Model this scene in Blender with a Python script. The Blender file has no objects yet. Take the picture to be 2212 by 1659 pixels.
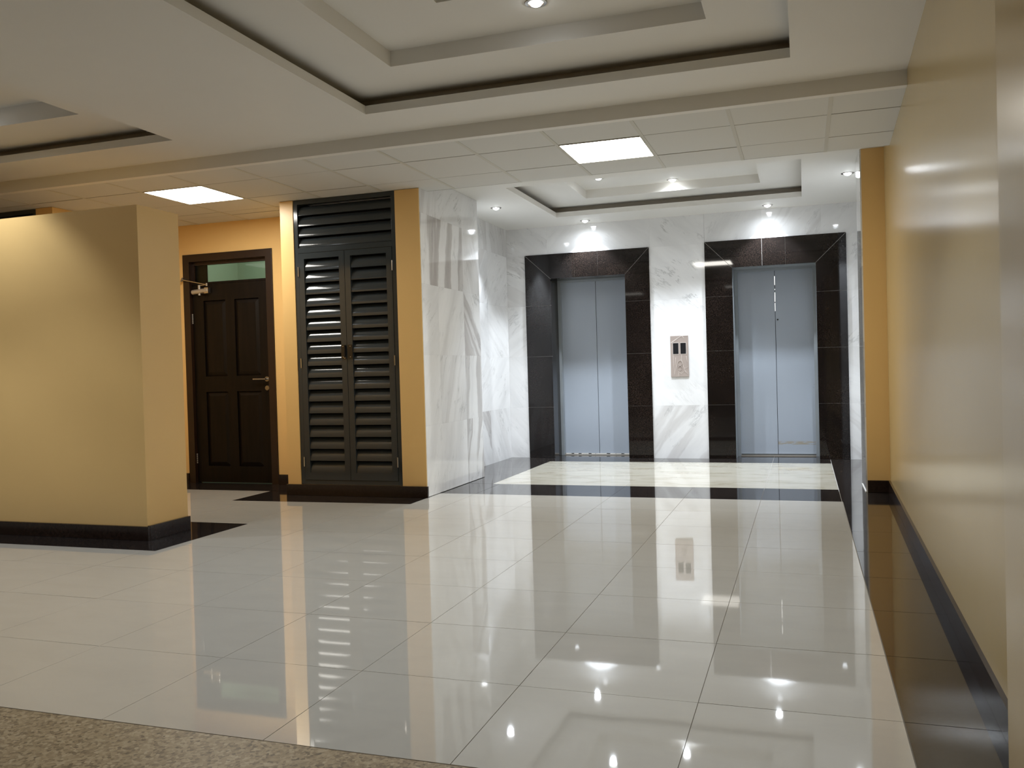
import bpy, bmesh, math, random
from mathutils import Vector, Matrix

S = 0.7177            # metres per layout unit (one floor tile = 0.836 units = 0.6 m)
sc = bpy.context.scene
col = sc.collection

# ------------------------------------------------------------------ camera
cd = bpy.data.cameras.new('camera'); cam = bpy.data.objects.new('camera', cd); col.objects.link(cam)
cd.sensor_fit = 'HORIZONTAL'; cd.sensor_width = 36.0; cd.lens = 1876.0 / 2212.0 * 36.0
cd.clip_start = 0.02; cd.clip_end = 100
R_ = Vector((0.94755003, 0.31840872, -0.02765564)); D_ = Vector((-0.02090167, -0.0246094, -0.99947861)); F_ = Vector((-0.31892329, 0.94763404, -0.01666336))
m = Matrix.Identity(4)
for i in range(3):
    m[i][0] = R_[i]; m[i][1] = -D_[i]; m[i][2] = -F_[i]
m.translation = Vector((0, 0, 1.5 * S))
cam.matrix_world = m
sc.camera = cam

# ------------------------------------------------------------------ world, exposure, lamp powers
w = bpy.data.worlds.new('world'); sc.world = w; w.use_nodes = True
w.node_tree.nodes['Background'].inputs[0].default_value = (1.0, 0.9, 0.75, 1)
w.node_tree.nodes['Background'].inputs[1].default_value = 0.02
sc.view_settings.view_transform = 'Standard'; sc.view_settings.look = 'None'
sc.view_settings.gamma = 1.0; sc.view_settings.use_curve_mapping = False
sc.view_settings.exposure = 0.08
PANEL_E = 33.0                      # LED ceiling panels (radiance of the diffuser)
PANEL_C = (1.0, 0.96, 0.88)
HALL_FILL_E = 2.8  # radiance of the added fill panels in the unseen hall
SPOT_LOBBY = 138.0                  # recessed downlights, W
SPOT_HALL = 60.0
SPILL = 0.11
SPOT_C = (0.84, 0.91, 1.0)
LENS_E = 30.0

# ------------------------------------------------------------------ material helpers
def newmat(name):
    mt = bpy.data.materials.new(name); mt.use_nodes = True
    nt = mt.node_tree; b = nt.nodes['Principled BSDF']
    return mt, nt, b
def nd(nt, t, **kw):
    n = nt.nodes.new(t)
    for k, v in kw.items():
        if k in ('ins',):
            for kk, vv in v.items(): n.inputs[kk].default_value = vv
        else: setattr(n, k, v)
    return n
def L(nt, a, b): nt.links.new(a, b)
def ramp(nt, stops, interp='LINEAR'):
    r = nt.nodes.new('ShaderNodeValToRGB'); e = r.color_ramp.elements
    r.color_ramp.interpolation = interp
    while len(e) < len(stops): e.new(0.5)
    for i, (p, c) in enumerate(stops):
        e[i].position = p; e[i].color = (c[0], c[1], c[2], 1) if not isinstance(c, (int, float)) else (c, c, c, 1)
    return r
def mix(nt, f, a, b, mode='MIX'):
    n = nt.nodes.new('ShaderNodeMix'); n.data_type = 'RGBA'; n.blend_type = mode
    for sock, v in ((n.inputs[0], f), (n.inputs[6], a), (n.inputs[7], b)):
        if hasattr(v, 'is_output') or isinstance(v, bpy.types.NodeSocket): L(nt, v, sock)
        else: sock.default_value = v if isinstance(v, (int, float)) else (v[0], v[1], v[2], 1)
    return n.outputs[2]
def math_(nt, op, a, b=0.0, c=0.0):
    n = nt.nodes.new('ShaderNodeMath'); n.operation = op
    for i, v in enumerate((a, b, c)):
        if isinstance(v, bpy.types.NodeSocket): L(nt, v, n.inputs[i])
        else: n.inputs[i].default_value = v
    return n.outputs[0]
def srgb(r, g, b):
    f = lambda c: (c / 255 / 12.92) if c <= 10 else ((c / 255 + 0.055) / 1.055) ** 2.4
    return (f(r), f(g), f(b))
def plain(name, c, rough=0.5, metal=0.0, ior=1.5, bump=0.0, bscale=60, var=0.0, coat=0.0):
    mt, nt, b = newmat(name)
    b.inputs['Base Color'].default_value = (*c, 1); b.inputs['Roughness'].default_value = rough
    b.inputs['Metallic'].default_value = metal; b.inputs['IOR'].default_value = ior
    b.inputs['Coat Weight'].default_value = coat; b.inputs['Coat Roughness'].default_value = 0.05
    tc = nd(nt, 'ShaderNodeTexCoord')
    if var:
        n = nd(nt, 'ShaderNodeTexNoise', ins={'Scale': 2.3, 'Detail': 4}); L(nt, tc.outputs['Object'], n.inputs['Vector'])
        r = ramp(nt, [(0.3, tuple(x * (1 - var) for x in c)), (0.7, tuple(min(1, x * (1 + var)) for x in c))])
        L(nt, n.outputs[0], r.inputs[0]); L(nt, r.outputs[0], b.inputs['Base Color'])
    if bump:
        n = nd(nt, 'ShaderNodeTexNoise', ins={'Scale': bscale, 'Detail': 3}); L(nt, tc.outputs['Object'], n.inputs['Vector'])
        bp = nd(nt, 'ShaderNodeBump', ins={'Strength': bump, 'Distance': 0.002}); L(nt, n.outputs[0], bp.inputs['Height']); L(nt, bp.outputs[0], b.inputs['Normal'])
    return mt
def emis(name, c, e):
    mt = bpy.data.materials.new(name); mt.use_nodes = True; nt = mt.node_tree; nt.nodes.clear()
    o = nt.nodes.new('ShaderNodeOutputMaterial'); em = nt.nodes.new('ShaderNodeEmission')
    em.inputs[0].default_value = (*c, 1); em.inputs[1].default_value = e; L(nt, em.outputs[0], o.inputs[0]); return mt

def marble_mat():
    mt, nt, b = newmat('white_marble')
    uv = nd(nt, 'ShaderNodeUVMap'); uv.uv_map = 'UVMap'
    at = nd(nt, 'ShaderNodeAttribute'); at.attribute_name = 'vein'
    sp = nd(nt, 'ShaderNodeSeparateColor'); L(nt, at.outputs['Color'], sp.inputs[0])
    # gentle warp
    wn = nd(nt, 'ShaderNodeTexNoise', ins={'Scale': 2.2, 'Detail': 4}); L(nt, uv.outputs[0], wn.inputs['Vector'])
    wv = nd(nt, 'ShaderNodeVectorMath', operation='MULTIPLY_ADD'); L(nt, wn.outputs['Color'], wv.inputs[0])
    wv.inputs[1].default_value = (0.16, 0.16, 0); L(nt, uv.outputs[0], wv.inputs[2])
    def stretched(sx, sy, scale, detail=5, rough=0.6, off=0):
        mp = nd(nt, 'ShaderNodeMapping'); mp.inputs['Scale'].default_value = (sx, sy, 1); mp.inputs['Location'].default_value = (off, off * 1.7, 0)
        L(nt, wv.outputs[0], mp.inputs['Vector'])
        n = nd(nt, 'ShaderNodeTexNoise', ins={'Scale': scale, 'Detail': detail, 'Roughness': rough}); L(nt, mp.outputs[0], n.inputs['Vector']); return n.outputs[0]
    base = (0.80, 0.80, 0.795)
    cl = ramp(nt, [(0.40, 0.0), (0.72, 1.0)]); L(nt, stretched(0.6, 3.0, 1.6), cl.inputs[0])
    c1 = mix(nt, math_(nt, 'MULTIPLY', cl.outputs[0], 0.55), base, (0.60, 0.60, 0.60))
    # broad taupe bands, only on slabs with strong figure
    bd = ramp(nt, [(0.50, 0.0), (0.54, 0.75), (0.62, 1.0), (0.66, 0.35), (0.75, 0.2)]); L(nt, stretched(0.25, 3.2, 1.5, 3, 0.45, 3.1), bd.inputs[0])
    c2 = mix(nt, math_(nt, 'MULTIPLY', bd.outputs[0], sp.outputs[0]), c1, (0.45, 0.425, 0.41))
    # thin veins
    v = math_(nt, 'ABSOLUTE', math_(nt, 'SUBTRACT', stretched(0.8, 3.6, 2.4, 6, 0.65, 7.7), 0.5))
    vr = ramp(nt, [(0.0, 1.0), (0.010, 0.5), (0.03, 0.0)]); L(nt, v, vr.inputs[0])
    g = ramp(nt, [(0.52, 0.0), (0.66, 1.0)]); L(nt, stretched(1, 1, 3.4, 2, 0.5, 11.0), g.inputs[0])
    f = math_(nt, 'MULTIPLY', math_(nt, 'MULTIPLY', vr.outputs[0], g.outputs[0]), math_(nt, 'MULTIPLY_ADD', sp.outputs[1], 0.5, 0.08))
    c3 = mix(nt, f, c2, (0.22, 0.22, 0.22))
    # short grey flecks
    fl = ramp(nt, [(0.70, 0.0), (0.74, 1.0)]); L(nt, stretched(1.3, 5.5, 3.0, 3, 0.5, 21.0), fl.inputs[0])
    c4 = mix(nt, math_(nt, 'MULTIPLY', fl.outputs[0], math_(nt, 'MULTIPLY_ADD', sp.outputs[1], 0.42, 0.05)), c3, (0.34, 0.34, 0.34))
    # slab tone
    tn = math_(nt, 'MULTIPLY_ADD', sp.outputs[2], 0.10, 0.92)
    c5 = mix(nt, 1.0, c4, tn, 'MULTIPLY')
    L(nt, c5, b.inputs['Base Color']); b.inputs['Roughness'].default_value = 0.05; b.inputs['IOR'].default_value = 1.5
    return mt

def granite_mat(name, dark, fleck, rough=0.06, scale=55, ior=1.42):
    mt, nt, b = newmat(name); tc = nd(nt, 'ShaderNodeTexCoord')
    vo = nd(nt, 'ShaderNodeTexVoronoi', ins={'Scale': scale}); L(nt, tc.outputs['Object'], vo.inputs['Vector'])
    n = nd(nt, 'ShaderNodeTexNoise', ins={'Scale': scale * 0.7, 'Detail': 5}); L(nt, tc.outputs['Object'], n.inputs['Vector'])
    n2 = nd(nt, 'ShaderNodeTexNoise', ins={'Scale': 2.0, 'Detail': 3}); L(nt, tc.outputs['Object'], n2.inputs['Vector'])
    r = ramp(nt, [(0.48, 0.0), (0.62, 1.0)]); L(nt, n.outputs[0], r.inputs[0])
    r2 = ramp(nt, [(0.35, 0.25), (0.7, 1.0)]); L(nt, n2.outputs[0], r2.inputs[0])
    s = nd(nt, 'ShaderNodeSeparateColor'); L(nt, vo.outputs['Color'], s.inputs[0])
    r3 = ramp(nt, [(0.55, 0.0), (0.8, 1.0)]); L(nt, s.outputs[0], r3.inputs[0])
    f = math_(nt, 'MULTIPLY', math_(nt, 'MAXIMUM', r.outputs[0], math_(nt, 'MULTIPLY', r3.outputs[0], 0.6)), r2.outputs[0])
    L(nt, mix(nt, f, dark, fleck), b.inputs['Base Color'])
    b.inputs['Roughness'].default_value = rough; b.inputs['IOR'].default_value = ior
    return mt

def tile_mat(name, c, mottled=0.05, rough=0.045, tint=None):
    mt, nt, b = newmat(name); tc = nd(nt, 'ShaderNodeTexCoord')
    mp = nd(nt, 'ShaderNodeMapping'); mp.inputs['Scale'].default_value = (1, 2.2, 1); mp.inputs['Rotation'].default_value = (0, 0, 0.5)
    L(nt, tc.outputs['Object'], mp.inputs['Vector'])
    n = nd(nt, 'ShaderNodeTexNoise', ins={'Scale': 2.6, 'Detail': 6, 'Roughness': 0.6, 'Distortion': 0.6}); L(nt, mp.outputs[0], n.inputs['Vector'])
    r = ramp(nt, [(0.32, tuple(x * (1 - mottled) for x in (tint or c))), (0.5, c), (0.75, tuple(min(1, x * (1 + mottled)) for x in c))])
    L(nt, n.outputs[0], r.inputs[0]); L(nt, r.outputs[0], b.inputs['Base Color'])
    b.inputs['Roughness'].default_value = rough; b.inputs['IOR'].default_value = 1.85
    return mt

def wood_mat():
    mt, nt, b = newmat('dark_stained_wood'); tc = nd(nt, 'ShaderNodeTexCoord')
    mp = nd(nt, 'ShaderNodeMapping'); mp.inputs['Scale'].default_value = (14, 14, 1.2); L(nt, tc.outputs['Object'], mp.inputs['Vector'])
    n = nd(nt, 'ShaderNodeTexNoise', ins={'Scale': 2.5, 'Detail': 6}); L(nt, mp.outputs[0], n.inputs['Vector'])
    r = ramp(nt, [(0.3, (0.003, 0.002, 0.0012)), (0.7, (0.008, 0.0045, 0.0026))]); L(nt, n.outputs[0], r.inputs[0]); L(nt, r.outputs[0], b.inputs['Base Color'])
    b.inputs['Roughness'].default_value = 0.45; b.inputs['IOR'].default_value = 1.3
    return mt

def rough_granite():
    mt, nt, b = newmat('flamed_brown_granite'); tc = nd(nt, 'ShaderNodeTexCoord')
    vo = nd(nt, 'ShaderNodeTexVoronoi', ins={'Scale': 95, 'Randomness': 1.0}); L(nt, tc.outputs['Object'], vo.inputs['Vector'])
    n = nd(nt, 'ShaderNodeTexNoise', ins={'Scale': 40, 'Detail': 6, 'Roughness': 0.7}); L(nt, tc.outputs['Object'], n.inputs['Vector'])
    s = nd(nt, 'ShaderNodeSeparateColor'); L(nt, vo.outputs['Color'], s.inputs[0])
    k = math_(nt, 'ADD', math_(nt, 'MULTIPLY', s.outputs[0], 0.4), math_(nt, 'MULTIPLY', n.outputs[0], 0.6))
    r = ramp(nt, [(0.25, srgb(84, 70, 50)), (0.42, srgb(128, 111, 83)), (0.6, srgb(148, 131, 101)), (0.8, srgb(168, 153, 126))])
    L(nt, k, r.inputs[0]); L(nt, r.outputs[0], b.inputs['Base Color']); b.inputs['Roughness'].default_value = 0.42
    bp = nd(nt, 'ShaderNodeBump', ins={'Strength': 0.5, 'Distance': 0.003}); L(nt, k, bp.inputs['Height']); L(nt, bp.outputs[0], b.inputs['Normal'])
    return mt

def lift_paint(name, seed, smear=False):
    """pale blue-grey painted steel with a few scuffs; coordinates are the panel's own."""
    mt, nt, b = newmat(name); tc = nd(nt, 'ShaderNodeTexCoord')
    base = srgb(158, 166, 176)
    n = nd(nt, 'ShaderNodeTexNoise', ins={'Scale': 1.1, 'Detail': 2}); n.noise_dimensions = '4D'; n.inputs['W'].default_value = seed
    L(nt, tc.outputs['Object'], n.inputs['Vector'])
    r = ramp(nt, [(0.3, tuple(x * 0.94 for x in base)), (0.7, base)]); L(nt, n.outputs[0], r.inputs[0])
    n2 = nd(nt, 'ShaderNodeTexNoise'); n2.noise_dimensions = '4D'; n2.inputs['Scale'].default_value = 7; n2.inputs['Detail'].default_value = 4; n2.inputs['W'].default_value = seed + 5
    L(nt, tc.outputs['Object'], n2.inputs['Vector'])
    r2 = ramp(nt, [(0.715, 0.0), (0.74, 0.35)]); L(nt, n2.outputs[0], r2.inputs[0])
    c = mix(nt, r2.outputs[0], r.outputs[0], srgb(110, 116, 116))
    if smear:   # dried brown smear low on the panel
        mp = nd(nt, 'ShaderNodeMapping'); mp.inputs['Scale'].default_value = (7, 1, 46); L(nt, tc.outputs['Object'], mp.inputs['Vector'])
        n3 = nd(nt, 'ShaderNodeTexNoise', ins={'Scale': 1.4, 'Detail': 5}); L(nt, mp.outputs[0], n3.inputs['Vector'])
        sx = nd(nt, 'ShaderNodeSeparateXYZ'); L(nt, tc.outputs['Object'], sx.inputs[0])
        band = ramp(nt, [(0.125, 0.0), (0.135, 1.0), (0.160, 1.0), (0.172, 0.0)]); L(nt, sx.outputs[2], band.inputs[0])
        r3 = ramp(nt, [(0.42, 0.0), (0.5, 0.8)]); L(nt, n3.outputs[0], r3.inputs[0])
        c = mix(nt, math_(nt, 'MULTIPLY', band.outputs[0], r3.outputs[0]), c, srgb(150, 140, 118))
    L(nt, c, b.inputs['Base Color']); b.inputs['Roughness'].default_value = 0.30
    return mt

M = {}
M['marble'] = marble_mat()
M['cove'] = plain('cove_paint', srgb(205, 198, 186), 0.8)
M['ledge_shade'] = plain('ledge_shade_board', srgb(110, 100, 84), 0.9)  # ledge tops coloured dark to deepen the shade in the ceiling recesses
M['stone'] = granite_mat('dark_brown_granite', (0.0045, 0.0038, 0.0036), (0.026, 0.0175, 0.014), 0.035, 150)
M['border'] = granite_mat('dark_polished_border', (0.016, 0.013, 0.012), (0.034, 0.028, 0.025), 0.05, 70, 1.65)
M['skirt'] = granite_mat('dark_skirting_tile', (0.019, 0.0115, 0.009), (0.030, 0.019, 0.015), 0.18, 70)
M['floor'] = tile_mat('cream_porcelain', srgb(184, 180, 170), 0.03, 0.03)
M['floor_lobby'] = tile_mat('mottled_cream_porcelain', srgb(188, 183, 168), 0.08, 0.04, srgb(176, 167, 146))
M['grout'] = plain('grout', srgb(120, 112, 98), 0.8)
M['grout_white'] = plain('pale_grout', srgb(190, 188, 184), 0.7)
M['rough'] = rough_granite()
M['yellow'] = plain('warm_yellow_paint', srgb(229, 191, 126), 0.34, bump=0.10, bscale=90, var=0.015)
M['yellow_gloss'] = plain('warm_yellow_gloss_paint', srgb(202, 178, 128), 0.20, ior=1.5, bump=0.03, bscale=25, var=0.015)
M['ceil'] = plain('ceiling_paint', srgb(228, 226, 220), 0.6, var=0.01)
M['ceil_tile'] = plain('mineral_ceiling_tile', srgb(211, 211, 207), 0.8, bump=0.2, bscale=400)
M['tbar'] = plain('ceiling_grid_bar', srgb(200, 198, 188), 0.5)
M['tbar_dark'] = plain('ceiling_grid_gap', srgb(112, 108, 98), 0.7)
M['void'] = plain('dark_void', (0.01, 0.009, 0.008), 0.9)
M['wood'] = wood_mat()
M['wood_frame'] = plain('brown_wood_frame', (0.020, 0.0085, 0.0035), 0.4, var=0.2)
M['louver'] = plain('dark_slate_gloss_paint', (0.031, 0.038, 0.042), 0.12, bump=0.04, bscale=30)
M['chrome'] = plain('brushed_steel', (0.50, 0.48, 0.45), 0.25, 1.0)
M['steel'] = plain('satin_aluminium', (0.48, 0.46, 0.42), 0.38, 0.7)
M['black'] = plain('black_steel', (0.006, 0.006, 0.007), 0.25)
M['jamb'] = plain('grey_painted_jamb', srgb(140, 146, 150), 0.4, var=0.08)
M['film'] = plain('protective_film', srgb(158, 146, 138), 0.35, bump=0.5, bscale=30, var=0.08)
M['film_pale'] = plain('film_crease', srgb(205, 196, 190), 0.3)
M['display'] = plain('black_display', (0.015, 0.016, 0.018), 0.15)
M['pale_wall'] = plain('pale_green_tiles', srgb(190, 205, 185), 0.35, var=0.04)
M['panel_e'] = emis('led_diffuser', PANEL_C, PANEL_E)
M['hall_fill_e'] = emis('hall_fill_diffuser', PANEL_C, HALL_FILL_E)
M['lens_e'] = emis('led_lens', (0.95, 0.98, 1.0), LENS_E)
M['gap_e'] = emis('lift_car_light', (1, 0.98, 0.93), 2.2)
gm, nt, b = newmat('green_glass'); b.inputs['IOR'].default_value = 1.2; b.inputs['Base Color'].default_value = (0.82, 0.92, 0.84, 1); b.inputs['Transmission Weight'].default_value = 1; b.inputs['Roughness'].default_value = 0.02
M['glass'] = gm

# ------------------------------------------------------------------ mesh builder (layout units in, metres out)
class MB:
    def __init__(s): s.v = []; s.f = []; s.m = []; s.uv = []; s.att = []; s.mats = []
    def mi(s, mat):
        if mat not in s.mats: s.mats.append(mat)
        return s.mats.index(mat)
    def face(s, pts, mat, uv=None, att=(0, 0, 0.5)):
        i = len(s.v); s.v += [tuple(p) for p in pts]; s.f.append(tuple(range(i, i + len(pts)))); s.m.append(s.mi(mat))
        s.uv += uv or [(0, 0)] * len(pts); s.att += [att] * len(pts)
    def box(s, x0, x1, y0, y1, z0, z1, mat='ceil', uvf=None, att=(0, 0, 0.5), tilt=None):
        t = tilt or (0, 0, 0, 0)
        P = [(x0, y0, z0), (x1, y0, z0), (x1, y1, z0), (x0, y1, z0), (x0, y0, z1 + t[0]), (x1, y0, z1 + t[1]), (x1, y1, z1 + t[2]), (x0, y1, z1 + t[3])]
        for q in ((3, 2, 1, 0), (4, 5, 6, 7), (0, 1, 5, 4), (1, 2, 6, 5), (2, 3, 7, 6), (3, 0, 4, 7)):
            pts = [P[k] for k in q]
            s.face(pts, mat, [uvf(p) for p in pts] if uvf else None, att)
    def prism(s, poly, axis, a0, a1, mat):
        """poly: 2-D outline; axis 'x','y','z' is the extrusion axis."""
        def P(p, a):
            return {'x': (a, p[0], p[1]), 'y': (p[0], a, p[1]), 'z': (p[0], p[1], a)}[axis]
        n = len(poly)
        s.face([P(p, a0) for p in poly], mat); s.face([P(p, a1) for p in reversed(poly)], mat)
        for i in range(n):
            j = (i + 1) % n
            s.face([P(poly[j], a0), P(poly[i], a0), P(poly[i], a1), P(poly[j], a1)], mat)
    def tube(s, p0, p1, r0, r1=None, mat='chrome', n=16, cap=True):
        r1 = r0 if r1 is None else r1
        p0 = Vector(p0); p1 = Vector(p1); d = (p1 - p0).normalized()
        a = d.orthogonal().normalized(); b_ = d.cross(a)
        A = [p0 + (a * math.cos(2 * math.pi * k / n) + b_ * math.sin(2 * math.pi * k / n)) * r0 for k in range(n)]
        B = [p1 + (a * math.cos(2 * math.pi * k / n) + b_ * math.sin(2 * math.pi * k / n)) * r1 for k in range(n)]
        for k in range(n):
            j = (k + 1) % n; s.face([A[k], A[j], B[j], B[k]], mat)
        if cap: s.face(list(reversed(A)), mat); s.face(B, mat)
    def lathe(s, prof, mat, n=28, c=(0, 0, 0)):
        """prof: list of (r, z) round the vertical axis through c."""
        for (r0, z0), (r1, z1) in zip(prof, prof[1:]):
            for k in range(n):
                a0 = 2 * math.pi * k / n; a1 = 2 * math.pi * (k + 1) / n
                q = [(c[0] + r * math.cos(a), c[1] + r * math.sin(a), c[2] + z) for r, z, a in ((r0, z0, a0), (r0, z0, a1), (r1, z1, a1), (r1, z1, a0))]
                if r0 < 1e-6: q = [q[0], q[2], q[3]]
                elif r1 < 1e-6: q = [q[0], q[1], q[2]]
                s.face(q, mat)
    def build(s, name, parent=None, kind=None, bevel=0.0, smooth=False, origin=(0, 0, 0), merge=False):
        me = bpy.data.meshes.new(name)
        o3 = origin
        me.from_pydata([((p[0] - o3[0]) * S, (p[1] - o3[1]) * S, (p[2] - o3[2]) * S) for p in s.v], [], s.f)
        for k in s.mats: me.materials.append(M[k])
        me.polygons.foreach_set('material_index', s.m)
        me.uv_layers.new(name='UVMap'); me.color_attributes.new('vein', 'FLOAT_COLOR', 'CORNER')
        vi = [l.vertex_index for l in me.loops]
        me.uv_layers['UVMap'].data.foreach_set('uv', [c_ for i in vi for c_ in s.uv[i]])
        me.color_attributes['vein'].data.foreach_set('color', [c_ for i in vi for c_ in (*s.att[i], 1.0)])
        bm = bmesh.new(); bm.from_mesh(me)
        bmesh.ops.remove_doubles(bm, verts=bm.verts, dist=1e-6)
        bmesh.ops.recalc_face_normals(bm, faces=bm.faces)
        bm.to_mesh(me); bm.free()
        if smooth: me.polygons.foreach_set('use_smooth', [True] * len(me.polygons))
        o = bpy.data.objects.new(name, me); col.objects.link(o)
        if parent is not None:
            o.parent = parent; o.location = Vector(o3) * S - (parent.get('_w') and Vector(parent['_w']) or Vector((0, 0, 0)))
        else: o.location = Vector(o3) * S
        if bevel:
            md = o.modifiers.new('bevel', 'BEVEL'); md.width = bevel; md.segments = 2; md.limit_method = 'ANGLE'; md.angle_limit = math.radians(40)
        if smooth:
            try: me.set_sharp_from_angle(angle=math.radians(40))
            except Exception: pass
        if kind: o['kind'] = kind
        return o
def st(mb, name, **kw): return mb.build(name, kind='structure', **kw)
WLOC = {}
def empty(name, loc, label=None, cat=None, group=None, kind=None):
    o = bpy.data.objects.new(name, None); col.objects.link(o); o.location = Vector(loc) * S
    o.empty_display_size = 0.1
    WLOC[o.name] = Vector(loc) * S
    if label: o['label'] = label
    if cat: o['category'] = cat
    if group: o['group'] = group
    if kind: o['kind'] = kind
    return o
def part(mb, name, parent, label=None, **kw):
    """mesh given in layout coordinates, parented to a thing's Empty or to a part of it."""
    o = mb.build(name, **kw)
    base = Vector((0, 0, 0)); p = parent
    while p is not None: base += p.location; p = p.parent
    o.parent = parent; o.location = o.location - base
    if label: o['label'] = label
    return o

# ================================================================== THE SETTING
rnd = random.Random(7)
ZM, ZT, ZL = 3.80, 3.68, 3.87          # hall plaster, tiled strip, lobby plaster
G = 0.0032                              # joint width
# ---- floor
def tiles(mb, xs, ys, mat, t=0.0004):
    for x0, x1 in zip(xs, xs[1:]):
        for y0, y1 in zip(ys, ys[1:]):
            tl = [rnd.uniform(-t, t) for _ in range(4)]
            mb.box(x0 + G / 2, x1 - G / 2, y0 + G / 2, y1 - G / 2, -0.02, 0.0, mat, tilt=tl)
gx = [0.36 - 0.8355 * k for k in range(0, 18)][::-1]
gy = [3.03 + 0.85 * k for k in range(0, 9)]
f = MB(); tiles(f, gx, gy, 'floor')
# left bay runs on towards the timber door
gyd = [9.83, 10.40]
tiles(f, [x for x in gx if x <= -6.3], gyd, 'floor')
f.box(-14, 0.37, 3.03, 10.6, -0.05, -0.003, 'grout')
st(f, 'floor')
f = MB()
xs = [-3.92, -3.82, -2.984, -2.148, -1.312, -0.476, 0.352]
tiles(f, [-3.92, -2.984, -1.312, 0.352][0:1] + [-2.148, -0.476, 0.352], [10.74, 13.47], 'floor_lobby')
f.box(-3.92, 0.352, 10.74, 13.47, -0.05, -0.003, 'grout_white')
st(f, 'floor')
f = MB()
# dark borders: across the lobby mouth, round the lobby, along the right wall
f.box(-4.9, 1.2, 9.83, 14.7, -0.06, -0.004, 'grout_white')
f.box(0.36, 1.2, -4.0, 9.83, -0.06, -0.004, 'grout_white')
tiles(f, [-4.80, -3.82, -2.984, -2.148, -1.312, -0.476, 0.352], [9.832, 10.738], 'border')
tiles(f, [-4.80, -3.922], [10.742, 11.7, 12.6, 13.47], 'border')
tiles(f, [-4.80, -3.82, -2.148, -0.476, 0.352], [13.472, 14.66], 'border')
tiles(f, [0.354, 1.15], [9.832, 10.74, 11.9, 13.0, 13.6, 14.1, 14.66], 'border')
tiles(f, [0.362, 0.95], [3.03 + 0.85 * k for k in range(-5, 9)], 'border')
st(f, 'floor')
f = MB(); f.box(-14, 0.36, -5.0, 3.026, -0.05, 0.0, 'rough'); st(f, 'floor')
# dark borders set into the floor round the walls on the left (laid in the tile field, flush)
E_ = 0.0012
f = MB()
def strip(mb, pts): mb.prism(pts, 'z', -0.0028, E_, 'border')
strip(f, [(-6.63, 8.90), (-4.28, 8.97), (-4.28, 9.50), (-6.19, 9.50), (-6.19, 9.72), (-6.63, 9.72)])
strip(f, [(-9.6, 9.70), (-6.19, 9.71), (-6.19, 10.42), (-9.6, 10.42)])
strip(f, [(-12.5, 6.14), (-5.41, 6.17), (-5.41, 7.50), (-12.5, 7.50)])
st(f, 'floor')
# ---- plaster ceilings with stepped recesses
def slab_hole(mb, X0, X1, Y0, Y1, holes, z0, z1, mat='ceil'):
    """horizontal slab with rectangular holes sharing the same y range."""
    ys = sorted({Y0, Y1, *[h[2] for h in holes], *[h[3] for h in holes]})
    for y0, y1 in zip(ys, ys[1:]):
        x = X0
        for h in sorted(holes):
            if h[2] <= y0 and h[3] >= y1:
                mb.box(x, h[0], y0, y1, z0, z1, mat); x = h[1]
        mb.box(x, X1, y0, y1, z0, z1, mat)
def recess(x0, x1, y0, y1, z, inset=(0.54, 0.56, 0.58), third=None, step=0.125):
    """everything above the opening: cove walls, upper board, inner step, inner board"""
    mb = MB(); c = 0.14; lip = 0.075; zu = z + 0.16; z2 = zu + step
    a0, a1, b0, b1 = x0 - c, x1 + c, y0 - c, y1 + c
    e = 0.05
    mb.box(a0 - e, a0, b0 - e, b1 + e, z + lip, zu + e, 'cove'); mb.box(a1, a1 + e, b0 - e, b1 + e, z + lip, zu + e, 'cove')
    mb.box(a0, a1, b0 - e, b0, z + lip, zu + e, 'cove'); mb.box(a0, a1, b1, b1 + e, z + lip, zu + e, 'cove')
    slab_hole(mb, a0, a1, b0, b1, [(x0 - .004, x1 + .004, y0 - .004, y1 + .004)], z + lip, z + lip + 0.003, 'ledge_shade')
    i0, i1, j0, j1 = x0 + inset[0], x1 - inset[1], y0 + inset[2], y1 - inset[2]
    slab_hole(mb, a0, a1, b0, b1, [(i0, i1, j0, j1)], zu, z2)
    if third:
        slab_hole(mb, i0 - e, i1 + e, j0 - e, j1 + e, [third], z2, z2 + 0.10)
        mb.box(third[0] - e, third[1] + e, third[2] - e, third[3] + e, z2 + 0.10, z2 + 0.14)
    else: mb.box(i0 - e, i1 + e, j0 - e, j1 + e, z2, z2 + 0.05)
    return mb
H1 = (-3.64, -0.05, 2.35, 6.95); H2 = (-9.34, -5.72, 2.35, 7.0); H3 = (-3.64, 0.02, 10.78, 13.22)
c = MB(); slab_hole(c, -14, 1.3, -5, 7.6, [H1, (H2[0], H2[1], H1[2], H1[3])], ZM, ZM + 0.075)
c.box(-14, 1.3, 7.6, 7.68, ZT - 0.005, ZM + 0.075)
st(c, 'ceiling')
st(recess(*H1, ZM, third=(-2.39, -1.33, 3.6, 5.67)), 'ceiling')
st(recess(H2[0], H2[1], H1[2], H1[3], ZM, step=0.17), 'ceiling')
c = MB(); slab_hole(c, -4.9, 1.3, 9.72, 14.1, [H3], ZL, ZL + 0.075); c.box(-4.4, 1.3, 9.700, 9.72, ZT + 0.02, ZL + 0.075)
st(c, 'ceiling')
st(recess(*H3, ZL, inset=(0.60, 0.55, 0.47)), 'ceiling')
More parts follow.
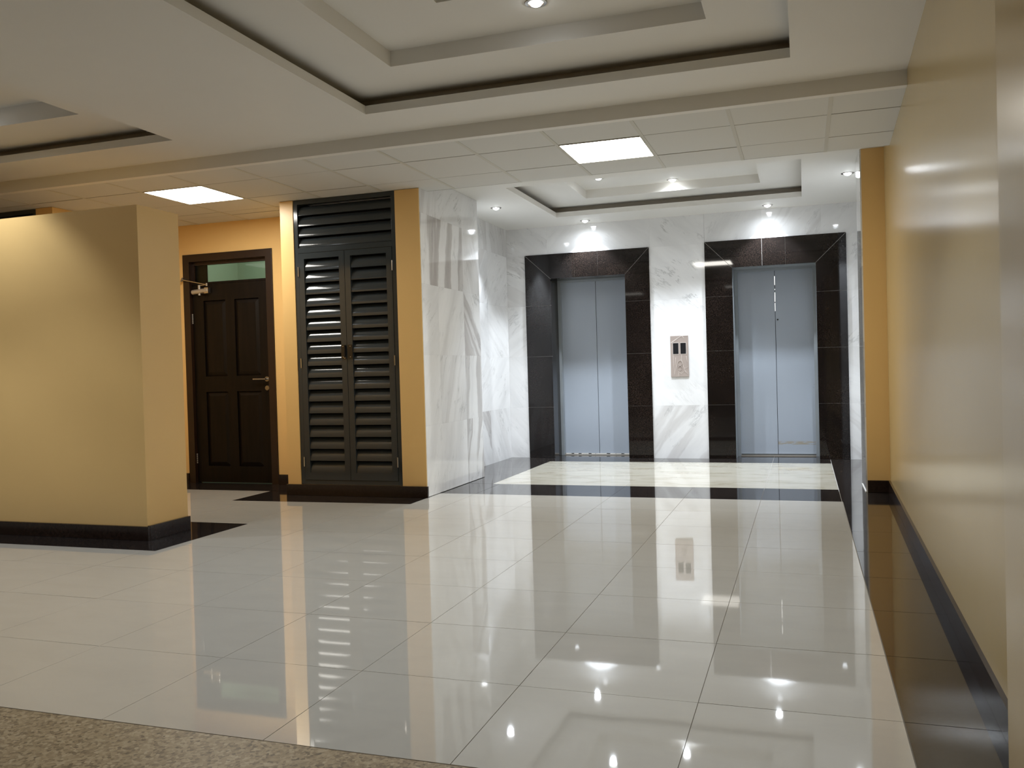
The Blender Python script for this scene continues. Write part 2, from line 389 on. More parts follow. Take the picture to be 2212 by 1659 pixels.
# ---- lay-in tile strip
c = MB()
tx = [-2.249 + 0.836 * k for k in range(-14, 5)]
ty = [7.68, 8.26, 9.096, 9.70]
LP = [(-2.249, 8.26), (-7.265, 8.26)]
def tile_cell(x0, x1, y0, y1):
    for lx, ly in LP:
        if abs(x0 - lx) < .01 and abs(y0 - ly) < .01: return
    g = 0.016; gy_ = 0.008; j = rnd.uniform(0, 0.003)
    c.box(x0 + g, x1 - g, y0 + gy_, y1 - gy_, ZT + 0.002 + j, ZT + 0.03, 'ceil_tile')
for x0, x1 in zip(tx, tx[1:]):
    rows = ty + [9.93, 10.40] if x1 < -4.6 else ty
    if x0 > 0.2: x1 = 0.90
    if x0 > 0.5: continue
    for y0, y1 in zip(rows, rows[1:]): tile_cell(x0, x1, y0, y1)
    c.box(x0 - 0.017, x0 + 0.017, 7.68, rows[-1], ZT, ZT + 0.02, 'tbar')
for y in ty[1:] + [9.93]:
    xe = 0.9 if y < 9.8 else -6.2
    c.box(-14, xe, y - 0.0085, y + 0.0085, ZT + 0.006, ZT + 0.02, 'tbar_dark')
c.box(-14, -6.0, 7.68, 10.45, ZT + 0.04, ZT + 0.08, 'void'); c.box(-6.0, 0.95, 7.68, 9.70, ZT + 0.04, ZT + 0.08, 'void')
st(c, 'ceiling')

# ---- yellow walls
c = MB(); c.box(-9.0, -6.19, 10.42, 10.6, 3.27, 3.70, 'yellow')      # above the door
c.box(-9.0, -8.39, 10.33, 10.6, 0, 3.70, 'yellow'); c.box(-6.91, -6.19, 10.33, 10.6, 0, 3.70, 'yellow'); c.box(-8.39, -6.91, 10.33, 10.6, 3.265, 3.70, 'yellow')
st(c, 'wall_door_side')
c = MB()                                                              # column that holds the louvred doors
c.box(-6.19, -6.005, 9.45, 10.42, 0, ZT, 'yellow'); c.box(-4.316, -4.285, 9.45, 9.463, 0, ZT, 'yellow'); c.box(-4.60, -4.316, 9.45, 10.42, 0, ZT, 'yellow')
c.box(-6.005, -4.60, 9.45, 10.42, 0, 0.135, 'yellow'); c.box(-6.005, -4.60, 9.9, 10.42, 0.135, ZT, 'void'); c.box(-6.005, -5.99, 9.55, 9.9, 0.135, ZT, 'void'); c.box(-4.615, -4.60, 9.55, 9.9, 0.135, ZT, 'void')
st(c, 'wall_column')
c = MB(); c.box(-14, -10.6, 8.47, 10.6, 0, ZT, 'yellow'); c.box(-9.085, -8.82, 8.47, 10.6, 0, ZT, 'yellow'); c.box(-10.6, -9.085, 8.9, 10.6, 0, ZT, 'void'); c.box(-10.6, -9.085, 8.47, 8.9, 0, 0.135, 'yellow')
st(c, 'wall_far_left')
# half-height partition on the left (top open to the ceiling)
c = MB(); c.box(-12.5, -5.83, 6.56, 7.12, 0, 3.125, 'yellow'); st(c, 'wall_partition')
# right wall, slightly out of square, with a pier nearer the camera
wx = lambda y: 0.737 + (y - 3.754) * 0.0232
c = MB(); c.prism([(wx(2.5), 2.5), (wx(10.7), 10.7), (1.6, 10.7), (1.6, 2.5)], 'z', 0, ZM + 0.1, 'yellow_gloss'); 
c.prism([(0.572, -4), (0.572, 2.99), (1.6, 2.99), (1.6, -4)], 'z', 0, ZM + 0.1, 'yellow_gloss')
st(c, 'wall_right')
c = MB(); c.box(0.655, wx(10.6), 10.57, 11.27, 0, ZL, 'yellow'); st(c, 'wall_lobby_return')
# enclosure out of sight
c = MB(); c.box(-14.2, -14, -5, 10.6, 0, 3.9, 'yellow'); st(c, 'wall_left')
c = MB(); c.box(-14, 1.6, -5.2, -5, 0, 3.9, 'yellow'); st(c, 'wall_back')

# ---- baseboards
def bb(name, x0, x1, y0, y1, h=0.137):
    c = MB(); c.box(x0, x1, y0, y1, 0.0013, h, 'skirt'); st(c, name, bevel=0.002)
bb('baseboard_column', -6.20, -4.262, 9.418, 9.45)
c = MB(); c.box(-9.0, -8.395, 10.296, 10.33, 0.0013, 0.14, 'skirt'); c.box(-6.905, -6.2, 10.296, 10.33, 0.0013, 0.14, 'skirt'); st(c, 'baseboard_door_side', bevel=0.002)
c = MB(); c.box(-12.5, -5.80, 6.528, 6.56, 0.0013, 0.132, 'skirt'); c.box(-5.83, -5.798, 6.56, 7.12, 0.0013, 0.137, 'skirt'); st(c, 'baseboard_partition', bevel=0.002)
c = MB(); c.prism([(wx(2.99) - 0.022, 2.99), (wx(10.54) - 0.022, 10.54), (wx(10.54), 10.54), (wx(2.99), 2.99)], 'z', 0.001, 0.137, 'skirt')
c.box(0.55, 0.572, -4, 3.01, 0.001, 0.137, 'skirt'); st(c, 'baseboard_right')
bb('baseboard_lobby_return', 0.655, wx(10.5) - 0.002, 10.54, 10.57)
c = MB(); c.box(0.632, 0.655, 10.56, 11.27, 0.0, 0.010, 'grout_white'); c.box(-4.31, -4.283, 9.48, 11.4, 0.0, 0.006, 'grout_white')
st(c, 'trim_1')

# ---- marble cladding
def subtract(r, h):
    """rect r minus rect h -> list of rects (u0,u1,v0,v1)"""
    u0, u1, v0, v1 = r; a0, a1, b0, b1 = h
    if a1 <= u0 or a0 >= u1 or b1 <= v0 or b0 >= v1: return [r]
    out = []
    if a0 > u0: out.append((u0, a0, v0, v1))
    if a1 < u1: out.append((a1, u1, v0, v1))
    m0, m1 = max(u0, a0), min(u1, a1)
    if b0 > v0: out.append((m0, m1, v0, b0))
    if b1 < v1: out.append((m0, m1, b1, v1))
    return out
def slabs(mb, plane, pos, thick, us, vs, holes=(), fig=None, seed=1):
    """plane 'x' or 'y'; pos is the visible face, thick the depth behind it"""
    r = random.Random(seed)
    for i, (u0, u1) in enumerate(zip(us, us[1:])):
        for j, (v0, v1) in enumerate(zip(vs, vs[1:])):
            ang, st_, vn, tone = (r.choice([0.6, 0.75, 0.9, 2.3, 2.5]) + r.uniform(-.1, .1), r.choice([0, 0, 0, 0.15, 0.35]), r.uniform(0.2, 0.9), r.random())
            ox, oy = r.uniform(0, 40), r.uniform(0, 40)
            if fig and (i, j) in fig:
                q = fig[(i, j)]; ang, st_, vn = q[:3]
                if len(q) > 3: tone = q[3]
            rects = [(u0 + 0.0002, u1 - 0.0002, v0 + 0.0002, v1 - 0.0002)]
            for h in holes: rects = [k for q in rects for k in subtract(q, h)]
            ca, sa = math.cos(ang), math.sin(ang)
            for (a, b_, c_, d) in rects:
                if b_ - a < .005 or d - c_ < .005: continue
                def uvf(p, plane=plane):
                    u = p[0] if plane == 'y' else p[1]; v = p[2]
                    return (ox + (u * ca + v * sa) * S, oy + (-u * sa + v * ca) * S)
                if plane == 'y': mb.box(a, b_, pos, pos + thick, c_, d, 'marble', uvf, (st_, vn, tone))
                else:
                    x0, x1 = (pos, pos + thick) if thick > 0 else (pos + thick, pos)
                    mb.box(x0, x1, a, b_, c_, d, 'marble', uvf, (st_, vn, tone))
rows = [0.0, 0.852, 1.704, 2.556, 3.408, ZL]
FL, FR = (-4.43, -2.33, -1, 3.41), (-1.452, 0.64, -1, 3.425)
c = MB()
bx = [-4.78, -4.04, -3.18, -2.315, -1.45, -0.58, 0.29, 1.12]
slabs(c, 'y', 14.03, 0.03, bx, rows, (FL, FR), seed=11, fig={(3, 0): (0.95, 0.45, 1.0, .5), (3, 1): (2.3, 0, .2, 1), (3, 2): (2.4, 0, .6, .9), (3, 3): (2.45, 0, 1.0, .6), (3, 4): (2.4, 0, 1.0, .5), (0, 3): (2.6, 0.3, 1.0, .5), (0, 4): (2.5, 0.1, .9, .5)})
# backing wall with the two lift openings
OL, OR = (-3.99, -2.73, 0, 3.0), (-1.035, 0.202, 0, 3.0)
for (a, b_) in ((-4.9, -4.02), (-2.70, -1.065), (0.232, 1.3)): c.box(a, b_, 14.06, 14.62, 0, ZL + 0.05, 'grout_white')
c.box(-4.02, -2.70, 14.06, 14.62, 3.03, ZL + 0.05, 'grout_white'); c.box(-1.065, 0.232, 14.06, 14.62, 3.03, ZL + 0.05, 'grout_white')
st(c, 'wall_back_lobby')
c = MB()
slabs(c, 'x', -4.283, -0.03, [9.465, 9.95, 10.80, 11.40], [0, 0.852, 1.704, 2.556, 3.40, ZL - 0.003], seed=5,
      fig={(0, 3): (1.45, 1.0, .7, .5), (1, 3): (1.40, 0.95, .9, .4), (0, 4): (1.35, 0.35, .8, .5), (1, 2): (1.0, 0.2, .5, .9), (2, 2): (2.3, 0.9, .9, .5), (2, 0): (1.3, 0.85, .7, .5), (2, 1): (1.45, .75, .8, .5), (1, 0): (1.3, .05, .4, .8), (0, 0): (1.2, .05, .4, .8), (0, 1): (1.1, .05, .6, .7), (1, 1): (1.2, .25, .7, .5), (2, 3): (1.9, .2, 1, .6)})
c.box(-4.598, -4.315, 9.5, 11.37, 0, ZL, 'grout_white')
slabs(c, 'y', 11.40, -0.03, [-4.76, -4.285], [0, 0.852, 1.704, 2.556, 3.40, ZL - 0.003], seed=8)
st(c, 'wall_left_lobby')
c = MB()
slabs(c, 'x', -4.76, -0.03, [11.37, 12.2, 13.05, 14.028], rows, seed=17, fig={(1, 0): (2.3, .8, 1, .4), (0, 0): (2.3, .5, 1, .5), (2, 0): (2.2, .2, .8, .5), (1, 4): (1.9, .3, .8, 0), (2, 4): (1.9, .3, .8, 0), (0, 4): (1.8, .3, .5, 0)})
c.box(-4.9, -4.79, 11.37, 14.06, 0, ZL + 0.05, 'grout_white')
st(c, 'wall_left_lobby_recess')
c = MB()
slabs(c, 'x', 0.640, 0.015, [10.572, 11.285], rows[:-1] + [ZL - 0.003], seed=23, fig={(0, 2): (1.5, .6, .8, .3), (0, 0): (1.4, .5, .8, .4), (0, 1): (1.4, .7, .8, .4)})
slabs(c, 'x', 1.10, 0.03, [11.27, 12.2, 13.05, 14.028], rows, seed=29)
slabs(c, 'y', 11.27, 0.015, [0.656, 1.10], rows[:-1] + [ZL - 0.003], seed=30)
c.box(1.13, 1.3, 11.2, 14.06, 0, ZL + 0.05, 'grout_white'); c.box(0.95, 1.3, 10.6, 11.27, 0, ZL, 'void')
st(c, 'wall_right_lobby')

# ================================================================== LIFT ENTRANCES
def lift(O, F, label, steel_reveal, seed, smear, lit_seam, header_joints):
    x0, x1, _, zt = O; X0, X1, _, Z1 = F
    root = empty('elevator_entrance', ((x0 + x1) / 2, 14.03, 0), label, 'elevator')
    mb = MB(); y = 14.012; yb = 14.06; j = 0.0018
    # jamb slabs with mitred heads
    zs = [0.852, 1.704, 2.556]
    for (a, b_, inner) in ((X0, x0, 'r'), (x1, X1, 'l')):
        prev = 0.002
        for z in zs:
            mb.box(a, b_, y, yb, prev + j, z - j, 'stone'); prev = z
        if inner == 'r': poly = [(a, prev + j), (b_, prev + j), (b_, zt - 0.004), (a, Z1 - 0.004)]
        else: poly = [(a, prev + j), (b_, prev + j), (b_, Z1 - 0.004), (a, zt - 0.004)]
        mb.prism(poly, 'y', y, yb, 'stone')
    # header
    hj = header_joints
    mb.prism([(X0 + 0.004, Z1), (x0 + 0.004, zt), (hj[0] - j, zt), (hj[0] - j, Z1)], 'y', y, yb, 'stone')
    mb.box(hj[0] + j, hj[1] - j, y, yb, zt, Z1, 'stone')
    mb.prism([(hj[1] + j, Z1), (hj[1] + j, zt), (x1 - 0.004, zt), (X1 - 0.004, Z1)], 'y', y, yb, 'stone')
    s_ = part(mb, 'stone_surround', root)
    mb = MB(); mb.box(X0 + .004, x0 - .002, y + 0.006, yb + .002, 0.003, Z1 - .004, 'grout_white'); mb.box(x1 + .002, X1 - .004, y + 0.006, yb + .002, 0.003, Z1 - .004, 'grout_white'); mb.box(x0 - .002, x1 + .002, y + 0.006, yb + .002, zt + .002, Z1 - .004, 'grout_white')
    part(mb, 'joint', s_, 'pale joint lines between the stone slabs')
    # reveal
    r = MB(); mt = 'jamb' if steel_reveal else 'stone'
    yd = 14.50
    r.box(x0 - 0.028, x0, 14.06, yd, 0, zt, mt); r.box(x1, x1 + 0.028, 14.06, yd, 0, zt, mt); r.box(x0 - 0.028, x1 + 0.028, 14.06, yd, zt, zt + 0.028, mt)
    part(r, 'reveal', root)
    # steel door frame
    r = MB(); r.box(x0, x0 + 0.045, yd - 0.06, yd + 0.06, 0, zt, 'jamb'); r.box(x1 - 0.045, x1, yd - 0.06, yd + 0.06, 0, zt, 'jamb'); r.box(x0 + 0.045, x1 - 0.045, yd - 0.06, yd + 0.06, zt - 0.035, zt, 'jamb')
    part(r, 'door_frame', root, bevel=0.002)
    # the two sliding leaves
    xm = (x0 + x1) / 2 + (0.0 if steel_reveal else 0.02); g = 0.0035
    for k, (a, b_) in enumerate(((x0 + 0.03, xm - g), (xm + g, x1 - 0.03))):
        nm = 'lift_paint_%d_%d' % (seed, k)
        M[nm] = lift_paint(nm, seed + k * 3.3, smear and k == 1)
        p = MB(); p.box(a, b_, yd + 0.03, yd + 0.07, 0.028, zt - 0.02, nm)
        part(p, 'door_panel', root, bevel=0.0015, origin=((a + b_) / 2, yd + 0.03, 0.0))
    if smear:
        p = MB(); p.tube((xm + 0.035, yd + 0.03, 2.18), (xm + 0.035, yd + 0.022, 2.18), 0.012, mat='black'); part(p, 'release_keyhole', root)
    # threshold and dark shaft behind
    p = MB(); p.box(x0, x1, yd - 0.02, yd + 0.12, 0.0, 0.016, 'steel'); part(p, 'sill', root)
    if not lit_seam:
        p = MB(); p.box(x0 + 0.05, x1 - 0.05, yd + 0.014, yd + 0.026, 0.014, 0.018, 'steel')
        r2 = random.Random(3); x = x0 + 0.06
        while x < x1 - 0.06:
            w_ = r2.uniform(0.06, 0.2); w_ = min(w_, x1 - 0.06 - x); p.box(x, x + w_, yd + 0.012, yd + 0.024, 0.016, 0.030, 'grout_white'); x += w_ + r2.choice([0.01, 0.06, 0.05])  # pale blocks stand for dashes of light along the sill gap
        part(p, 'sill_light_dashes', root)
    p = MB(); p.box(x0, x1, yd + 0.20, yd + 0.24, 0, zt + 0.1, 'void'); part(p, 'shaft_backing', root)
    if lit_seam:
        p = MB()
        for (a, b_) in ((2.74, 2.88), (2.47, 2.62), (2.32, 2.45), (2.66, 2.675)): p.box(xm - 0.006, xm + 0.006, yd + 0.075, yd + 0.085, a, b_, 'gap_e')
        part(p, 'car_light', root, 'bright car light showing in the gap between the leaves')
    return root
lift(OL, FL, 'left elevator entrance, dark brown granite surround, closed blue grey doors without any smear', False, 1, False, False, (-3.575, -3.18))
lift(OR, FR, 'right elevator entrance, dark granite surround, white light in its door seam', True, 9, True, True, (-0.58, -0.235))

# ---- call panel between the lifts
t = empty('call_panel', (-1.88, 14.03, 1.305), 'taupe film-covered elevator call panel with two black displays on white marble', 'call panel')
p = MB(); p.box(-2.021, -1.737, 14.005, 14.029, 1.31, 1.966, 'film'); part(p, 'face_plate', t, bevel=0.002)
for x in (-1.98, -1.862):
    p = MB(); p.box(x, x + 0.088, 14.001, 14.0055, 1.675, 1.85, 'display'); d = part(p, 'display', t)
    p = MB(); 
    for (a, b_, c_, e_) in ((x - .006, x + .094, 1.85, 1.857), (x - .006, x + .094, 1.668, 1.675), (x - .006, x, 1.675, 1.85), (x + .088, x + .094, 1.675, 1.85)): p.box(a, b_, 14.0025, 14.0055, c_, e_, 'film_pale')
    part(p, 'bezel', d)
p = MB(); p.lathe([(0.0, 0.0), (0.030, 0.0), (0.034, -0.006), (0.034, -0.012)], 'film', 24)
p.v = [(-1.872 + a, 14.004 + (c_ + 0.0) * 0.5 - 0.0, 1.520 + b_) for a, b_, c_ in p.v]
part(p, 'call_button', t)
p = MB(); p.lathe([(0.0, 0.0), (0.026, 0.0), (0.030, -0.006), (0.030, -0.012)], 'film', 24)
p.v = [(-1.875 + a, 14.004 + c_ * 0.5, 1.440 + b_) for a, b_, c_ in p.v]
part(p, 'call_button', t)
p = MB()
def crease(a, b_, w_=0.006, mb=None):
    (x0, z0), (x1, z1) = a, b_; dx, dz = x1 - x0, z1 - z0; l = math.hypot(dx, dz); nx, nz = -dz / l * w_, dx / l * w_
    p.prism([(x0 - nx, z0 - nz), (x1 - nx * .3, z1 - nz * .3), (x1 + nx * .3, z1 + nz * .3), (x0 + nx, z0 + nz)], 'y', 14.002, 14.0052, 'film_pale')
crease((-2.01, 1.855), (-1.85, 1.96), 0.007); crease((-1.85, 1.962), (-1.75, 1.962), 0.004); crease((-1.83, 1.955), (-1.80, 1.925), 0.005)
part(p, 'film_crease', t, 'pale crinkle in the protective film'); p = MB()
for a, b_ in (((-1.845, 1.66), (-1.85, 1.58)), ((-1.85, 1.58), (-1.90, 1.56)), ((-1.90, 1.56), (-1.925, 1.50)), ((-1.925, 1.50), (-1.955, 1.38)), ((-1.85, 1.58), (-1.825, 1.49)), ((-1.825, 1.49), (-1.79, 1.38)), ((-1.955, 1.38), (-1.97, 1.33)), ((-1.90, 1.40), (-1.86, 1.36)), ((-1.86, 1.36), (-1.80, 1.40)), ((-1.80, 1.44), (-1.745, 1.465)), ((-1.98, 1.66), (-1.965, 1.34)), ((-1.80, 1.41), (-1.75, 1.35)), ((-1.89, 1.40), (-1.90, 1.315)), ((-1.94, 1.62), (-1.95, 1.50)), ((-1.77, 1.64), (-1.76, 1.54))): crease(a, b_, 0.0028)
part(p, 'film_crease', t, 'pale crinkles in the protective film')

# ================================================================== LOUVRED DOORS IN THE COLUMN
def louvre_unit(x0, x1, yf, z0, z1, label, top_only=False):
    root = empty('louvered_door', ((x0 + x1) / 2, yf, 0), label, 'louvered door')
    y0, y1 = yf + 0.01, yf + 0.085
    mb = MB(); fw = 0.055; zm0, zm1 = 3.02, 3.085
    mb.box(x0, x0 + fw, y0, y1, z0, z1, 'louver'); mb.box(x1 - fw, x1, y0, y1, z0, z1, 'louver')
    mb.box(x0 + fw, x1 - fw, y0, y1, z1 - 0.05, z1, 'louver'); mb.box(x0 + fw, x1 - fw, y0, y1, zm0, zm1, 'louver'); mb.box(x0 + fw, x1 - fw, y0, y1, z0, z0 + 0.05, 'louver')
    part(mb, 'frame', root, bevel=0.002)
    def slats(mb, a, b_, zb, zt, n, ybase):
        h = (zt - zb) / n; sh = h * 0.89
        for k in range(n):
            z = zb + k * h
            prof = []
            for q in range(9):
                u = q / 8.0
                dy = 0.05 * (u ** 2.4); prof.append((ybase + dy, z + sh * u))
            back = [(yy + 0.014, zz + 0.002) for yy, zz in reversed(prof)]
            mb.prism(prof + back, 'x', a, b_, 'louver')
    def panel(name, a, b_, zb, zt, n, st_, yy, label=None):
        mb = MB()
        mb.box(a, a + st_, yy, yy + 0.06, zb, zt, 'louver'); mb.box(b_ - st_, b_, yy, yy + 0.06, zb, zt, 'louver')
        mb.box(a + st_, b_ - st_, yy, yy + 0.06, zt - 0.07, zt, 'louver'); mb.box(a + st_, b_ - st_, yy, yy + 0.06, zb, zb + 0.09, 'louver')
        slats(mb, a + st_, b_ - st_, zb + 0.09, zt - 0.07, n, yy + 0.008)
        return part(mb, name, root, label, smooth=True)
    tr = MB(); slats(tr, x0 + fw, x1 - fw, zm1 + 0.005, z1 - 0.055, 4, y0 + 0.012); part(tr, 'transom_louver', root, smooth=True)
    xm = (x0 + x1) / 2
    la = panel('door_leaf', x0 + fw + .004, xm - .003, z0 + 0.055, zm0 - 0.004, 18, 0.075, y0 - 0.006)
    lb = panel('door_leaf', xm + .003, x1 - fw - .004, z0 + 0.055, zm0 - 0.004, 18, 0.075, y0 - 0.006)
    for (xx, lf) in ((x0 + fw, la), (x1 - fw, lb)):
        for zz in (2.79, 1.65, 0.42):
            h = MB(); h.tube((xx, y0 - 0.012, zz - 0.06), (xx, y0 - 0.012, zz + 0.06), 0.008, mat='chrome', n=10); part(h, 'hinge', lf, 'bright steel pin hinge')
    # hasps and padlock loop
    for s_, lf in ((-1, la), (1, lb)):
        h = MB(); h.box(xm + s_ * 0.045 - 0.032, xm + s_ * 0.045 + 0.032, y0 - 0.012, y0 - 0.006, 1.69, 1.86, 'black')
        hs = part(h, 'latch_plate', lf)
        h = MB()
        for zz in (1.71, 1.84): h.tube((xm + s_ * 0.05, y0 - 0.012, zz), (xm + s_ * 0.05, y0 - 0.019, zz), 0.008, 0.005, mat='chrome', n=10)
        part(h, 'screw', lf)
    h = MB(); h.tube((xm - 0.022, y0 - 0.03, 1.70), (xm - 0.022, y0 - 0.03, 1.85), 0.009, mat='black', n=10)
    h.tube((xm - 0.022, y0 - 0.03, 1.705), (xm - 0.022, y0 - 0.008, 1.705), 0.012, mat='chrome', n=10); h.tube((xm - 0.022, y0 - 0.03, 1.845), (xm - 0.022, y0 - 0.008, 1.845), 0.009, mat='black', n=10)
    part(h, 'pull_handle', la)
    return root
louvre_unit(-6.003, -4.602, 9.45, 0.138, 3.676, 'tall dark slate louvered double door in the yellow column beside the marble wall')
louvre_unit(-10.598, -9.087, 8.47, 0.138, 3.676, 'dark louvered door at far left, only its top showing above the yellow partition')

# ================================================================== TIMBER DOOR
d1 = empty('door_1', (-7.65, 10.33, 0), 'dark wooden four-panel door with glass transom, beside the louvered column', 'door', kind='structure')
x0, x1 = -8.392, -6.912; zt = 3.262; fw = 0.105; zl = 2.835
mb = MB()
mb.prism([(x0, 0.0), (x0 + fw, 0.0), (x0 + fw, zt - fw), (x0, zt)], 'y', 10.312, 10.45, 'wood_frame')
mb.prism([(x1, zt), (x1 - fw, zt - fw), (x1 - fw, 0.0), (x1, 0.0)], 'y', 10.312, 10.45, 'wood_frame')
mb.prism([(x0, zt), (x0 + fw, zt - fw), (x1 - fw, zt - fw), (x1, zt)], 'y', 10.312, 10.45, 'wood_frame')
part(mb, 'frame', d1, bevel=0.002)
mb = MB(); a, b_ = x0 + fw, x1 - fw
mb.box(a, b_, 10.39, 10.44, zt - fw - 0.045, zt - fw, 'wood_frame'); mb.box(a, a + 0.03, 10.39, 10.44, zl + .03, zt - fw - .045, 'wood_frame'); mb.box(a + .03, a + .225, 10.425, 10.44, zl + .03, zt - fw - .045, 'wood'); mb.box(a, b_, 10.37, 10.44, zl, zl + 0.03, 'wood')
tr = part(mb, 'transom_frame', d1)
mb = MB(); mb.box(a + .03, b_, 10.412, 10.420, zl + 0.03, zt - fw - .045, 'glass'); part(mb, 'glass_pane', tr)
# leaf: stiles, rails and raised panels
mb = MB(); y0 = 10.365; y1 = 10.42
xm = (a + b_) / 2
cols_ = [(a + 0.19, xm - 0.075), (xm + 0.075, b_ - 0.16)]
rws = [(0.24, 1.30), (1.52, 2.60)]
def leaf_box(u0, u1, v0, v1, yy=y0): mb.box(u0, u1, yy, y1, v0, v1, 'wood')
leaf_box(a + .004, cols_[0][0], 0.012, zl - .004); leaf_box(cols_[0][1], cols_[1][0], 0.012, zl - .004); leaf_box(cols_[1][1], b_ - .004, 0.012, zl - .004)
for (u0, u1) in cols_:
    leaf_box(u0, u1, 0.012, rws[0][0]); leaf_box(u0, u1, rws[0][1], rws[1][0]); leaf_box(u0, u1, rws[1][1], zl - .004)
leaf = part(mb, 'leaf', d1)
for (u0, u1) in cols_:
    for (v0, v1) in rws:
        mb = MB(); e = 0.06; yy = y0 + 0.026
        O4 = [(u0, v0), (u1, v0), (u1, v1), (u0, v1)]; I4 = [(u0 + e, v0 + e), (u1 - e, v0 + e), (u1 - e, v1 - e), (u0 + e, v1 - e)]
        for k in range(4):
            q = (k + 1) % 4
            mb.face([(O4[k][0], yy, O4[k][1]), (O4[q][0], yy, O4[q][1]), (I4[q][0], y0 + .006, I4[q][1]), (I4[k][0], y0 + .006, I4[k][1])], 'wood')
        mb.face([(p_[0], y0 + .006, p_[1]) for p_ in I4], 'wood')
        mb.box(u0, u1, yy + 0.001, y1 - .002, v0, v1, 'wood')
        part(mb, 'raised_panel', leaf)
# lever handle and cylinder rose
hx, hz = -7.075, 1.463
mb = MB(); mb.tube((hx, y0, hz), (hx, y0 - 0.012, hz), 0.036, mat='chrome', n=24); mb.tube((hx, y0 - 0.012, hz), (hx, y0 - 0.06, hz), 0.014, mat='chrome'); mb.tube((hx + 0.012, y0 - 0.06, hz), (hx - 0.19, y0 - 0.06, hz + 0.002), 0.013, mat='chrome')
part(mb, 'lever_handle', leaf, 'brushed steel lever handle', smooth=True)
mb = MB(); mb.tube((hx, y0, hz - 0.125), (hx, y0 - 0.014, hz - 0.125), 0.036, 0.033, mat='chrome', n=24); part(mb, 'lock_escutcheon', leaf, 'round steel lock escutcheon', smooth=True)
for zz in (2.35, 0.35):
    mb = MB()
    for k in range(5): mb.tube((a + 0.004, y0 - 0.008, zz - 0.07 + k * 0.029), (a + 0.004, y0 - 0.008, zz - 0.047 + k * 0.029), 0.008, mat='steel', n=10)
    part(mb, 'hinge', leaf, 'steel butt hinge')
# overhead closer: body on the leaf, arm up to the frame
mb = MB(); zc = 2.735
mb.tube((-8.235, y0 - 0.05, zc - .012), (-7.97, y0 - 0.05, zc + .008), 0.034, mat='steel', n=20); mb.box(-8.02, -7.955, y0 - 0.075, y0 - 0.02, zc - 0.036, zc + 0.044, 'chrome'); mb.box(-8.22, -8.0, y0 - 0.04, y0, zc - 0.034, zc + 0.028, 'steel')
mb.tube((-8.12, y0 - 0.05, zc - 0.06), (-8.12, y0 - 0.05, zc + 0.085), 0.018, mat='steel', n=16)
cl = part(mb, 'door_closer', leaf, 'silver overhead door closer', smooth=True)
mb = MB(); mb.tube((-8.385, 10.285, 2.91), (-8.385, 10.312, 2.91), 0.018, mat='chrome'); 
mb.tube((-8.385, 10.27, 2.91), (-7.99, 10.30, 2.822), 0.008, mat='chrome', n=12); mb.tube((-8.12, y0 - 0.05, 2.815), (-7.97, 10.30, 2.822), 0.009, mat='chrome', n=12); mb.tube((-7.98, 10.30, 2.80), (-7.98, 10.30, 2.84), 0.016, mat='chrome', n=16)
mb.tube((-8.385, 10.26, 2.88), (-8.385, 10.295, 2.935), 0.013, mat='chrome', n=12)
part(mb, 'closer_arm', cl, smooth=True)
# tiled room behind the transom
mb = MB(); mb.box(-9.4, -5.6, 12.2, 12.3, 0, 4.2, 'pale_wall'); mb.box(-9.6, -8.83, 10.6, 12.2, 0, 4.2, 'pale_wall'); mb.box(-6.10, -5.9, 10.6, 12.2, 0, 4.2, 'pale_wall'); mb.box(-9.6, -5.6, 10.6, 12.3, 4.2, 4.3, 'pale_wall'); mb.box(-9.6, -5.6, 10.6, 12.3, -0.05, 0.0, 'grout')
st(mb, 'wall_room_behind_door')
lt = bpy.data.lights.new('room_fill', 'AREA'); lt.shape = 'SQUARE'; lt.size = 0.4; lt.energy = 7.0; lt.color = (0.95, 1.0, 0.88)  # added area light, unseen, brightens the room behind the transom
lo = bpy.data.objects.new('room_fill', lt); col.objects.link(lo); lo.location = Vector((-7.6, 11.3, 4.15)) * S

# ================================================================== LIGHT FITTINGS
def led_panel(x, y, z, label, w_=0.836, mat='panel_e'):
    r = empty('ceiling_light', (x + w_ / 2, y + w_ / 2, z), label, 'ceiling light', 'square LED panels in the ceiling')
    mb = MB(); e = 0.022
    mb.box(x + .012, x + w_ - .012, y + .012, y + e, z - .002, z + .02, 'tbar'); mb.box(x + .012, x + w_ - .012, y + w_ - e, y + w_ - .012, z - .002, z + .02, 'tbar')
    mb.box(x + .012, x + e, y + e, y + w_ - e, z - .002, z + .02, 'tbar'); mb.box(x + w_ - e, x + w_ - .012, y + e, y + w_ - e, z - .002, z + .02, 'tbar')
    part(mb, 'frame', r)
    mb = MB(); mb.face([(x + e, y + e, z + .004), (x + e, y + w_ - e, z + .004), (x + w_ - e, y + w_ - e, z + .004), (x + w_ - e, y + e, z + .004)], mat)
    part(mb, 'diffuser', r, 'glowing white diffuser')
led_panel(-2.249, 8.26, ZT, 'bright square LED panel in the tiled ceiling in front of the elevators')
led_panel(-7.265, 8.26, ZT, 'bright square LED panel in the tiled ceiling above the wooden door')

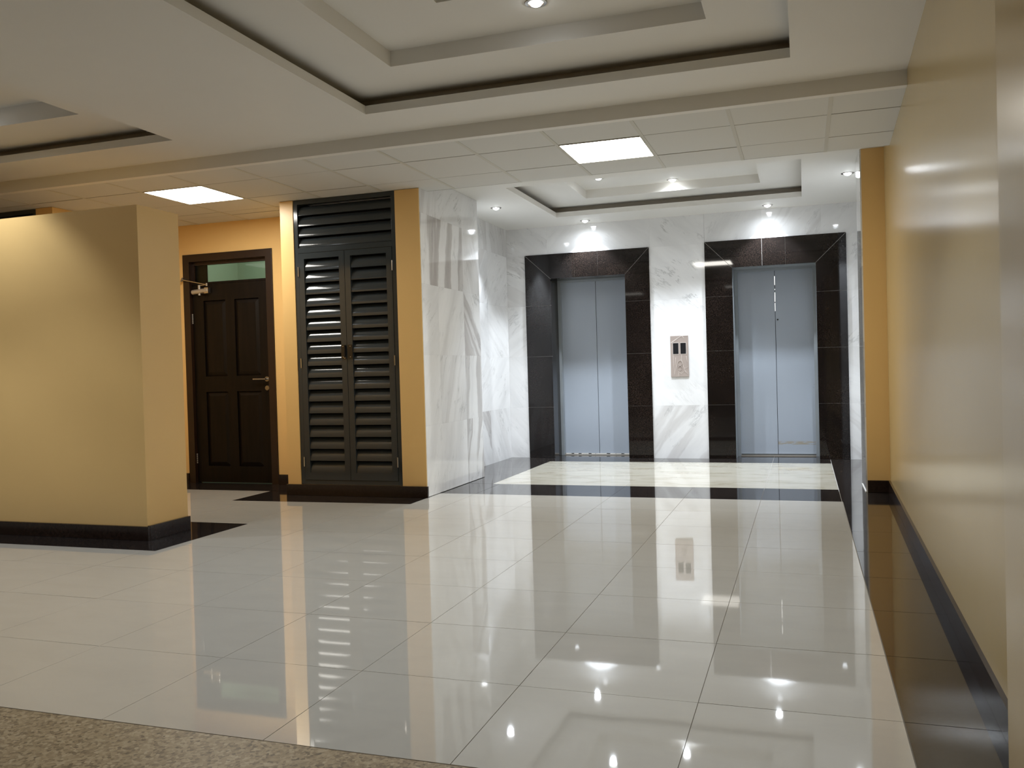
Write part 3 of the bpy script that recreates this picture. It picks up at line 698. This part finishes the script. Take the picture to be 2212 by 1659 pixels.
def downlight0():
    r = empty('downlight', (0, 0, 0))
    mb = MB(); mb.lathe([(0.052, 0.01), (0.052, -0.002), (0.058, -0.008), (0.078, -0.006), (0.082, 0.0), (0.082, 0.006)], 'chrome', 28); t_ = mb.build('trim_ring', smooth=True); t_.parent = r
    mb = MB(); mb.lathe([(0.0, -0.030), (0.018, -0.028), (0.034, -0.020), (0.045, -0.008), (0.050, 0.004)], 'lens_e', 24); t_ = mb.build('lens', smooth=True); t_.parent = r
    ld = bpy.data.lights.new('spot', 'SPOT'); ld.energy = SPOT_LOBBY; ld.color = SPOT_C; ld.spot_size = math.radians(98); ld.spot_blend = 0.42; ld.shadow_soft_size = 0.025
    lo = bpy.data.objects.new('lamp', ld); col.objects.link(lo); lo.parent = r; lo.location = (0, 0, -0.04 * S)
    l2 = ld.copy(); l2.energy = SPOT_LOBBY * SPILL; l2.spot_size = math.radians(172); l2.spot_blend = 1.0
    lo = bpy.data.objects.new('lamp_spill', l2); col.objects.link(lo); lo.parent = r; lo.location = (0, 0, -0.035 * S)
    return r, ld, l2
proto, ld_l, sp_l = downlight0()
ld_h = ld_l.copy(); ld_h.energy = SPOT_HALL
sp_h = sp_l.copy(); sp_h.energy = SPOT_HALL * SPILL
used = [False]
def downlight(x, y, z, label, group, data):
    if not used[0]: r = proto; used[0] = True
    else:
        r = proto.copy(); col.objects.link(r)
        for ch in list(proto.children):
            q = ch.copy(); col.objects.link(q); q.parent = r
    r.location = Vector((x, y, z)) * S
    r['label'] = label; r['category'] = 'downlight'; r['group'] = group
    for ch in r.children:
        if ch.type == 'LIGHT': ch.data = (sp_l if data is ld_l else sp_h) if ch.name.startswith('lamp_spill') else data
Z2L = ZL + 0.285; Z2H = ZM + 0.285
g1 = 'recessed downlights of the elevator lobby'; g2 = 'recessed downlights of the hall ceiling'
downlight(-3.30, 13.73, ZL, 'round recessed downlight close to the marble wall above the left elevator', g1, ld_l)
downlight(-0.47, 13.70, ZL, 'round recessed downlight close to the marble wall above the right elevator', g1, ld_l)
downlight(-4.22, 12.03, ZL, 'round recessed downlight beside the left marble wall of the lobby', g1, ld_l)
downlight(0.575, 11.85, ZL, 'round recessed downlight at the lobby right edge beside the yellow return wall', g1, ld_l)
downlight(-1.73, 12.60, Z2L, 'round downlight up in the middle of the stepped lobby ceiling recess', g1, ld_l)
downlight(-2.68, 12.02, Z2L, 'small glimpse of a downlight just behind the tiled ceiling edge near the LED panel', g1, ld_l)
downlight(-1.74, 5.93, Z2H, 'round downlight at the top edge of the photo in the hall ceiling recess', g2, ld_h)
for x, y, z in ((-2.85, 4.62, Z2H), (-0.90, 4.62, Z2H), (-7.5, 5.9, Z2H), (-8.5, 4.6, Z2H), (-6.6, 4.6, Z2H)):
    downlight(x, y, z, 'round hall downlight outside the picture', g2, ld_h)
# fill light added behind and beside the camera, shaped as square panels
for x, y in ((-2.2, -2.2), (-5.6, 0.2), (-10.8, 1.5), (-2.2, 0.9), (-10.8, 5.0)):
    led_panel(x, y, ZM - 0.012, 'added square fill light panel in the hall ceiling outside the picture', mat='hall_fill_e')
